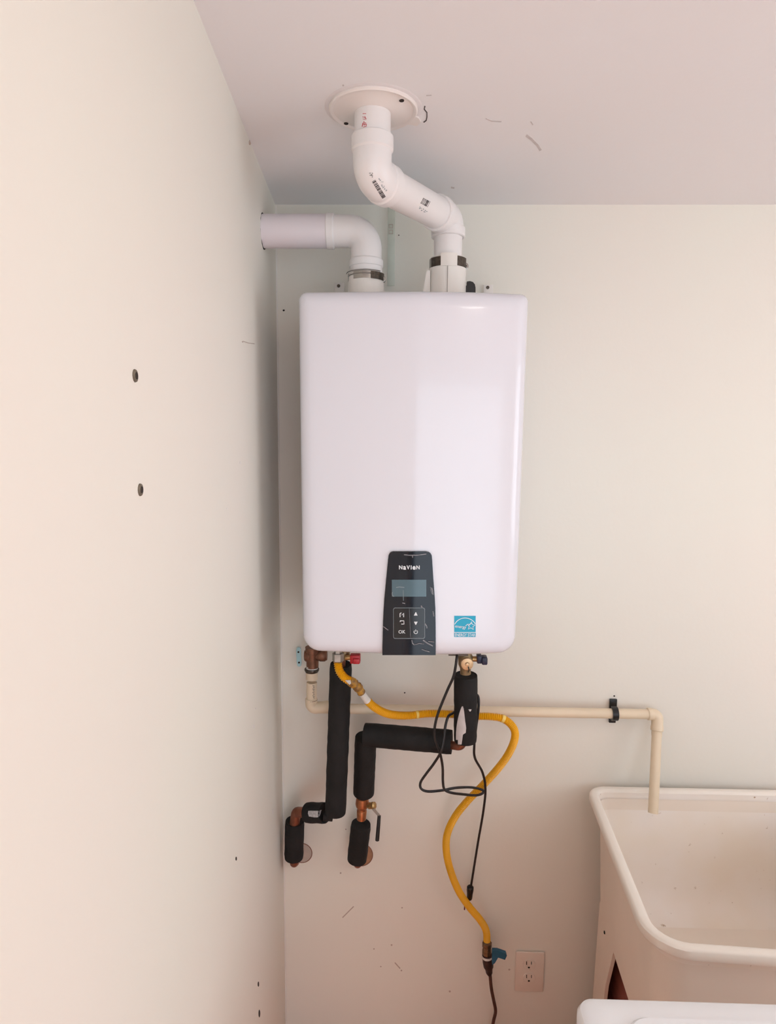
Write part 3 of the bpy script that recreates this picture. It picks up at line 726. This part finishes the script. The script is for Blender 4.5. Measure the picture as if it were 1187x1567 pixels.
def flat_bar(pts, w_, t_):
    V, Fs = [], []
    for i, p in enumerate(pts):
        a = pts[max(0, i - 1)]; b = pts[min(len(pts) - 1, i + 1)]; t = (b - a).normalized(); n = t.cross(Vector((0, 1, 0))).normalized()
        for q in (n * w_ / 2 + V3(0, -t_ / 2, 0), -n * w_ / 2 + V3(0, -t_ / 2, 0), -n * w_ / 2 + V3(0, t_ / 2, 0), n * w_ / 2 + V3(0, t_ / 2, 0)): V.append(p + q)
    for i in range(len(pts) - 1):
        for k in range(4): Fs.append((i * 4 + k, i * 4 + (k + 1) % 4, i * 4 + 4 + (k + 1) % 4, i * 4 + 4 + k))
    n = len(V); Fs += [(3, 2, 1, 0), (n - 4, n - 3, n - 2, n - 1)]; return V, Fs
obj('valve_handle', flat_bar([hp[0], (hp[0] + hp[1]) / 2, hp[1]], .006, .003), STEEL, st)
obj('handle_grip', sweep([hp[1], hp[2], hp[2] * .5 + hp[3] * .5, hp[3], hp[3] + V3(0, 0, -.002)], [.0042, .0045, .0048, .0048, .002], 12), BLACKP, st, label='black dipped valve handle grip')
obj('foam_sleeve', foam(P(552.3, 1261, -.06), P(546, 1315, -.048), .0252, seed=8), FOAM, KP)
fo8 = KP.children[-1]; h8 = bvh(fo8)
obj('foam_slit', stroke(((537.5, 1282), (537, 1296), (536.5, 1312), (535, 1318)), 1.4, h8, .0008), mat('slit_grey', (110, 108, 106), .7, var=.5, vscale=200), fo8)
obj('copper_stub', sweep(bend([P(547, 1315, -.048), P(547, 1322, -.046), P(549, 1320, .01)], .008, 8), .0105, 18), COPPER, KP)

# isolation valve under the heater (cold), navy handle
IVV = thing('isolation_valve', 'brass isolation valve under heater right side with navy tee handle', 'valve', P(715, 1030, -.2))
obj('body', lathe(P(712, 992, -.2), P(712, 1034, -.2), [(0, .012), (.012, .0135), (.02, .0165), (.036, .016), (.046, .012), (.058, .012)], 20), mat('dull_brass', (150, 128, 96), .45, metal=.7, var=.3, vscale=60), IVV)
pc_ = P(714.8, 1017, -.222)
obj('test_port', lathe(pc_ + V3(0, .02, 0), pc_ + V3(0, -.1, 0), [(0, .0135), (.016, .0135), (.018, .0132), (.0185, .0122), (.0185, .0045), (.0150, .0040)], 28), mat('bright_brass', (222, 186, 144), .35, metal=.55, var=.15, vscale=60), IVV)
obj('port_hub', lathe(pc_ + V3(0, .02, 0), pc_ + V3(0, -.1, 0), [(.012, .0040), (.0215, .0038), (.022, .002)], 14), mat('bright_brass', (222, 186, 144)), IVV)
obj('port_tether', sweep([pc_ + V3(.002, -.001, -.004), pc_ + V3(.0035, -.003, -.010), pc_ + V3(.003, .003, -.018)], .0013, 8), BLACK, IVV)
obj('stem', sweep([P(716, 1008, -.2), P(732, 1008.5, -.2)], .006, 14), BRASS, IVV)
hv = obj('handle', box(P(729, 1006, -.2).x, P(736.5, 1006, -.2).x, -.213, -.19, P(730, 1013, -.2).z, P(730, 1001, -.2).z, .0022), NAVY, IVV, label='navy plastic tee handle')
obj('handle_wing', box(P(736, 1006, -.2).x, P(744.8, 1006, -.2).x, -.216, -.192, P(740, 1014.5, -.2).z, P(740, 1003, -.2).z, .003), NAVY, hv)
obj('bracket_lip', box(P(686, 1003, -.22).x, P(716, 1003, -.22).x, -.221, -.212, P(700, 1003.6, -.22).z, P(700, 1001, -.22).z), DSTEEL, IVV)
# hot side valve with red handle, gas nipple
RV = thing('hot_isolation_valve', 'metal isolation valve under heater left side with red tee handle', 'valve', P(530, 1012, -.2))
obj('body', lathe(P(527, 985, -.185), P(527, 1012, -.185), [(0, .010), (.02, .0125), (.034, .0125), (.036, .010)], 16), mat('dull_brass', (150, 128, 96)), RV)
obj('stem', sweep([P(528, 1006, -.2), P(537, 1006, -.2)], .006, 12), BRASS, RV)
obj('handle', box(P(536, 1006, -.2).x, P(551.5, 1006, -.2).x, -.214, -.194, P(540, 1013, -.2).z, P(540, 1000, -.2).z, .0025), REDPL, RV, label='red plastic tee handle')
obj('handle_wing', box(P(541, 1006, -.2).x, P(550.5, 1006, -.2).x, -.219, -.213, P(540, 1012, -.2).z, P(540, 1004, -.2).z, .0015), REDPL, RV)

# ------------------------------------------------------------------ yellow gas hose
GH = thing('gas_hose', 'yellow corrugated flexible gas hose curving from heater down to the lower valve', 'hose', P(745, 1443, -.05))
hp_ = [(516.5, 1013, -.235), (519, 1026, -.237), (527, 1037, -.236), (537, 1043, -.232), (546, 1050, -.225), (553, 1060, -.215), (561, 1071, -.205), (574, 1083, -.195), (594, 1092.5, -.18), (622, 1095, -.16), (655, 1092, -.145), (690, 1093, -.135), (722, 1096, -.13), (750, 1096.5, -.13), (772, 1101, -.13), (786, 1115, -.125), (787, 1132, -.12), (777, 1155, -.11), (760, 1178, -.10), (740, 1200, -.09), (714, 1227, -.085), (696, 1250, -.08), (684, 1277, -.075), (683, 1305, -.07), (690, 1335, -.066), (702, 1364, -.062), (718, 1388, -.058), (734, 1407, -.054), (743.5, 1424, -.05), (745, 1444, -.05)]
path = smooth_path([P(*q) for q in hp_], 12)
path = resample(path, .00105)
def arc_at(px, py, Y):   # index of path point nearest
    t = P(px, py, Y); return min(range(len(path)), key=lambda i: (path[i] - t).length)
i1, i2, i3 = arc_at(536, 1042, -.232), arc_at(553, 1060, -.215), arc_at(563, 1073, -.205)
def corr(i0, i1_, r, amp):
    pts = path[i0:i1_ + 1]; return sweep(pts, [r + amp * math.cos((i0 + k) * 2 * PI / 4.0) for k in range(len(pts))], 18)
obj('corrugated_tube', corr(0, i1, .0082, .0013), YEL, GH)
i4 = arc_at(694, 1252, -.08)
obj('corrugated_tube', corr(i3, len(path) - 1, .0082, .0012), YEL, GH)
rnd = random.Random(5)
obj('torn_jacket', sweep(path[i1 - 3:i2 + 1:3], [.0088 + rnd.uniform(-.0016, .0026) for _ in path[i1 - 3:i2 + 1:3]], 12), mat('brown_yellow_tape', (190, 140, 46), .5, rgb2=(120, 84, 40), vscale=90), GH, label='torn brownish yellow jacket')
obj('white_tape', sweep(path[i2 - 2:i3 + 2:2], [.0078 + rnd.uniform(-.0004, .0006) for _ in path[i2 - 2:i3 + 2:2]], 14), TAPE, GH, label='bare white taped section')
tb = path[i1 + 4]
obj('tape_end', prism([P(528, 1041, -.245), P(536, 1041, -.245), P(537, 1046, -.245), P(534.5, 1048, -.245), P(530, 1043, -.245)], (0, .002, 0)), TAPE, GH)
obj('swivel_nut', lathe(P(517, 990, -.235), P(517, 1016, -.235), [(0, .0085), (.014, .0085), (.014, .0125), (.030, .0125), (.034, .009)], 6), STEEL, GH, smooth=20)
hz = bvh(GH.children[1])
for (x, y) in ((635, 1092.5), (771.5, 1101)):
    i = min(range(len(path)), key=lambda k: (path[k] - P(x, y, -.14)).length)
    obj('worn_band', sweep(path[i - 3:i + 4], .00925, 18), mat('worn_yellow', (246, 214, 120), .5, var=.1), GH)
obj('lower_nut', lathe(P(745, 1440, -.05), P(744.5, 1466, -.05), [(0, .0095), (.004, .0122), (.016, .0122), (.018, .0105), (.024, .0118), (.036, .0118)], 8), mat('grimy_brass', (128, 104, 76), .45, metal=.7, var=.45, vscale=90), GH, smooth=20)

GV = thing('gas_valve', 'dark gas shutoff valve with blue handle below the yellow hose', 'valve', P(749, 1500, -.05))
obj('body', lathe(P(745, 1460, -.05), P(750, 1502, -.048), [(0, .0125), (.006, .0135), (.012, .0130), (.022, .0138), (.036, .0128), (.042, .0098), (.054, .0085), (.062, .0045)], 18), mat('dark_valve', (62, 44, 42), .5, metal=.3, var=.4, vscale=60), GV)
obj('seal_tape', lathe(P(745, 1461.5, -.05), P(746, 1470, -.05), [(0, .0128), (.0035, .0140), (.006, .0136)], 18), TAPE, GV)
hrows = [(1454.5, 753, 760), (1456, 752, 768), (1458.5, 751.5, 775.5), (1462, 752, 775.3), (1465.5, 752.5, 774), (1467.3, 753, 762.5), (1469, 753.5, 773)]
hpoly = [(753, 1455), (761, 1455), (774, 1459.5), (775.5, 1462.5), (772.5, 1469), (762, 1465.5), (757, 1474), (753, 1477)]
obj('handle', prism([P(x, y, -.078) for x, y in hpoly], (0, .010, 0)), BLUEH, GV, label='blue valve handle')
gh = GV.children[-1]
obj('supply_tube', sweep(smooth_path([P(749, 1484, -.048), P(751.5, 1512, -.046), (P(755, 1530, -.044)), P(758, 1547, -.042), P(755, 1562, -.04), P(752, 1580, -.03), P(750, 1600, -.018)], 8), .0043, 12), DBROWN, GV)

# ------------------------------------------------------------------ black power cord
PCD = thing('power_cord', 'thin black electrical cord looping beside the torn foam pipe and hanging to a plug', 'cord', P(718, 1385, -.05))
cp_ = [(699, 995, -.205), (698.5, 1008, -.225), (694, 1034, -.228), (684, 1057, -.225), (671, 1089, -.222), (665, 1113, -.222), (666, 1132, -.22), (673, 1152, -.215), (677, 1174, -.205), (677.5, 1196, -.20), (680, 1208, -.198), (690, 1213, -.196), (708, 1215.5, -.165), (728, 1217, -.13), (738, 1214, -.115), (738, 1209, -.112), (722, 1205, -.125), (698, 1205.5, -.16), (676, 1209.5, -.185), (654, 1211, -.20), (644, 1206.5, -.20), (643.5, 1197, -.20), (652, 1184, -.205), (664, 1168, -.21), (674, 1151, -.222), (678.5, 1132, -.218), (681.5, 1110, -.212), (686, 1096, -.205), (693, 1091, -.175), (705, 1082, -.147), (722, 1066, -.155), (731, 1065, -.172), (732, 1084, -.175), (728, 1115, -.172), (725.5, 1140, -.165), (726.5, 1160, -.15), (738, 1182, -.125), (742.5, 1207, -.103), (739.5, 1240, -.09), (731, 1290, -.06), (723, 1340, -.045), (719.5, 1362, -.04)]
obj('cable', sweep(smooth_path([P(*q) for q in cp_], 8), .0030, 10), BLACK, PCD)
obj('plug_body', lathe(P(719.5, 1356, -.04), P(717.5, 1384, -.036), [(0, .0062), (.003, .0088), (.012, .0090), (.020, .0080), (.034, .0072), (.038, .006)], 16), BLACKP, PCD)
obj('loose_tail', sweep([P(716, 1378, -.038), P(711, 1380, -.038), P(710.5, 1392, -.036)], .0018, 8), mat('dark_red_wire', (110, 36, 36), .5), PCD)

# ------------------------------------------------------------------ outlet
a, b = P(788.5, 1454, 0), P(830.5, 1515.5, 0); ox, oz = (a.x + b.x) / 2, (a.z + b.z) / 2
OT = thing('wall_outlet', 'beige double power outlet on the back wall beside the lower gas valve', 'outlet', (ox, 0, b.z))
obj('cover_plate', box(a.x, b.x, -.006, -.0002, b.z, a.z, .0025, 3), CREAM, OT)
for yy in (1475.5, 1496):
    c = P(809.3, yy, -.006)
    f = obj('receptacle', lathe(c, c + V3(0, -1, 0), [(-.001, .0165), (.0014, .0163), (.0020, .0155)], 28), CREAM, OT)
    bmz = [v for v in f.data.vertices]
    for v in bmz: v.co.z = max(min(v.co.z, c.z - b.z + .0125), c.z - b.z - .0125)
    hr = flat_hit(c + V3(0, -.002, 0), (0, -1, 0))
    obj('slot', slab([(yy - 4.4, 804.9, 806.1), (yy + .8, 804.9, 806.1)], hr, .0004, .0006, 1), HOLE, f)
    obj('slot', slab([(yy - 4.0, 812.3, 813.4), (yy + .4, 812.3, 813.4)], hr, .0004, .0006, 1), HOLE, f)
    obj('slot', disc_px(809, yy + 5, 3.4, 2.6, hr, .0004, .0006), HOLE, f)
c = P(809.3, 1485.8, -.006); obj('plate_screw', lathe(c, c + V3(0, -1, 0), [(0, .003), (.001, .0026)], 12), CREAM, OT)

# ------------------------------------------------------------------ utility tub
ZR = 0.831
TC = [Vector((.466, -.028)), Vector((.430, -.556)), Vector((1.02, -.592)), Vector((1.05, -.026))]     # BL FL FR BR
def ins_poly(C, d):
    n = len(C); out = []
    cen = sum(C, Vector((0, 0))) / n
    for i in range(n):
        p, a, b = C[i], C[i - 1], C[(i + 1) % n]
        def off(p, q):
            t = (q - p).normalized(); nn = Vector((-t.y, t.x))
            if nn.dot(cen - p) < 0: nn = -nn
            return p + nn * d, t
        (p1, t1), (p2, t2) = off(a, p), off(p, b)
        den = t1.x * t2.y - t1.y * t2.x; s = ((p2.x - p1.x) * t2.y - (p2.y - p1.y) * t2.x) / den
        out.append(p1 + t1 * s)
    return out
def rring(C, d, R, z, seg=8):
    C = ins_poly(C, d); V = []
    for i in range(4):
        p, a, b = C[i], C[i - 1], C[(i + 1) % 4]; r = R[i]
        u, v = (a - p).normalized(), (b - p).normalized(); ang = u.angle(v); t = r / math.tan(ang / 2)
        cen = p + (u + v).normalized() * (r / math.sin(ang / 2)); s, e = p + u * t - cen, p + v * t - cen; tot = s.angle(e)
        for k in range(seg + 1):
            q = k / seg; w2 = cen + (s * math.sin((1 - q) * tot) + e * math.sin(q * tot)) / math.sin(tot)
            V.append(V3(w2.x, w2.y, z))
    return V
def loft(rings, close0=True, close1=True):
    n = len(rings[0]); V = [p for r in rings for p in r]; Fs = []
    for i in range(len(rings) - 1):
        for k in range(n): Fs.append((i * n + k, i * n + (k + 1) % n, (i + 1) * n + (k + 1) % n, (i + 1) * n + k))
    if close0: Fs.append(tuple(range(n - 1, -1, -1)))
    if close1: Fs.append(tuple((len(rings) - 1) * n + k for k in range(n)))
    return V, Fs
TB = thing('utility_tub', 'large cream plastic laundry tub on moulded legs at right under the drain pipe', 'tub', (.75, -.3, 0))
RA = [.045, .075, .075, .045]
def RR(d): return [max(.02, r - d) for r in RA]
ZB = .532
outer = [rring(TC, .036, RR(.02), ZB), rring(TC, .028, RR(.018), ZR - .10), rring(TC, .024, RR(.016), ZR - .020)]
rim = [rring(TC, .022, RR(.016), ZR - .022), rring(TC, .0015, RR(.0), ZR - .021), rring(TC, 0, RR(0), ZR - .018), rring(TC, 0, RR(0), ZR - .004), rring(TC, .002, RR(0), ZR - .001), rring(TC, .005, RR(.005), ZR), rring(TC, .014, RR(.014), ZR), rring(TC, .019, RR(.019), ZR - .002), rring(TC, .022, RR(.020), ZR - .006)]
inner = [rring(TC, .021, RR(.020), ZR - .006), rring(TC, .036, RR(.01), ZR - .15), rring(TC, .044, RR(.0), ZR - .20), rring(TC, .052, RR(.0), ZR - .235), rring(TC, .064, RR(.0), ZR - .262), rring(TC, .082, RR(.0), ZR - .282), rring(TC, .105, RR(.0), ZR - .294), rring(TC, .135, RR(.0), ZR - .299), rring(TC, .17, RR(.0), ZR - .300)]
obj('outer_shell', loft(outer, False, False), TUB, TB)
obj('rim', loft(rim, False, False), mat('tub_rim_plastic', (248, 239, 228), .4, var=.02, vscale=8), TB)
obj('basin', loft(inner, False, True), TUBIN, TB, smooth=60)
obj('underside', loft([rring(TC, .037, RR(.02), ZB - .001), rring(TC, .037, RR(.02), ZB + .004)]), TUB, TB)
# legs: L-shaped tapering corner panels; the left side shows the A-shaped gap
IC = ins_poly(TC, .038)
BLo, FLo = IC[0], IC[1]
sd_ = (FLo - BLo).normalized(); sn = Vector((sd_.y, -sd_.x))
if sn.x > 0: sn = -sn
LP0 = V3(BLo.x, BLo.y, 0); LNN = V3(sn.x, sn.y, 0)
def leg_plate(i, j, wtop, wbot, o=0.0):
    a, b = IC[i], IC[j]; t = (b - a).normalized(); nn = Vector((-t.y, t.x))
    cen = sum(IC, Vector((0, 0))) / 4
    if nn.dot(cen - a) < 0: nn = -nn
    q = [a, a + t * wtop, a + t * (wtop * .5 + wbot * .5), a + t * wbot, a]
    z = [ZB + .012, ZB + .012, ZB - .13, 0, 0]
    return prism([V3(p.x - nn.x * .012 * max(0, ZB - .02 - zz) / ZB, p.y - nn.y * .012 * max(0, ZB - .02 - zz) / ZB, zz) for p, zz in zip(q, z)], (nn.x * .008, nn.y * .008, 0))
for i in range(4):
    obj('leg', join(leg_plate(i, (i + 1) % 4, .15, .05), leg_plate(i, (i - 1) % 4, .15, .05)), TUB, TB)
c = hit_plane(925.5, 1427, LP0, LNN)
obj('leg_bolt', lathe(c, c + LNN, [(-.001, .0042), (.0025, .0038), (.003, .002)], 12), HOLE, TB)
# box stored below the tub
BX = thing('storage_box', 'red-brown box seen through the gap in the utility tub legs', 'box', (.66, -.2, 0))
obj('carton', box(.525, .86, -.42, -.075, 0, .47, .004), BOXM, BX)
obj('flap', box(.525, .86, -.42, -.22, .471, .474), BOXM, BX)

# ------------------------------------------------------------------ washing machine top, foreground right
WM = thing('washing_machine', 'white washing machine top in the right foreground before the utility tub', 'washing machine', (.58, -1.1, 0))
x0, yb = PZ(880, 1523, .95).x - .001, PZ(1000, 1524.5, .95).y
WC4 = [Vector((x0 - .004, yb + .004)), Vector((x0 - .004, yb - .64)), Vector((x0 + .69, yb - .64)), Vector((x0 + .69, yb + .004))]
WT = [Vector((x0, yb)), Vector((x0, yb - .635)), Vector((x0 + .685, yb - .635)), Vector((x0 + .685, yb))]
R4 = lambda r: [r] * 4
lq = PZ(950, 1553, .955)
WL4 = [Vector((lq.x, lq.y)), Vector((lq.x, yb - .60)), Vector((x0 + .62, yb - .60)), Vector((x0 + .62, lq.y))]
obj('cabinet', loft([rring(WC4, .01, R4(.02), .02), rring(WC4, 0, R4(.022), .03), rring(WC4, 0, R4(.022), .90), rring(WC4, .003, R4(.02), .908)]), WASHER, WM)
obj('top_panel', loft([rring(WT, .002, R4(.018), .909), rring(WT, 0, R4(.018), .914), rring(WT, 0, R4(.02), .938), rring(WT, .003, R4(.02), .946), rring(WT, .009, R4(.02), .950), rring(WT, .03, R4(.02), .9495)]), WASHER, WM)
obj('lid', loft([rring(WL4, .0, R4(.03), .949), rring(WL4, .001, R4(.03), .953), rring(WL4, .004, R4(.03), .956), rring(WL4, .05, R4(.03), .956)]), WASHER, WM)
for sx_ in (.05, .62):
    for sy_ in (.05, .58):
        c = V3(x0 + sx_, yb - sy_, 0); obj('foot', lathe(c, c + V3(0, 0, 1), [(0, .02), (.012, .018), (.022, .012)], 14), BLACKP, WM)

# ceiling lamp behind the camera (its light is set above)
CLM = thing('ceiling_lamp', 'round frosted ceiling lamp above the washing machine', 'lamp', (.38, -1.15, ZC))
cc = V3(.38, -1.15, ZC)
obj('base', lathe(cc, cc + V3(0, 0, -1), [(0, .13), (.012, .13), (.016, .12)], 36), TRIM, CLM)
obj('glass_shade', lathe(cc, cc + V3(0, 0, -1), [(.016, .118), (.04, .116), (.065, .10), (.085, .06), (.092, .01)], 36), GLASS, CLM)
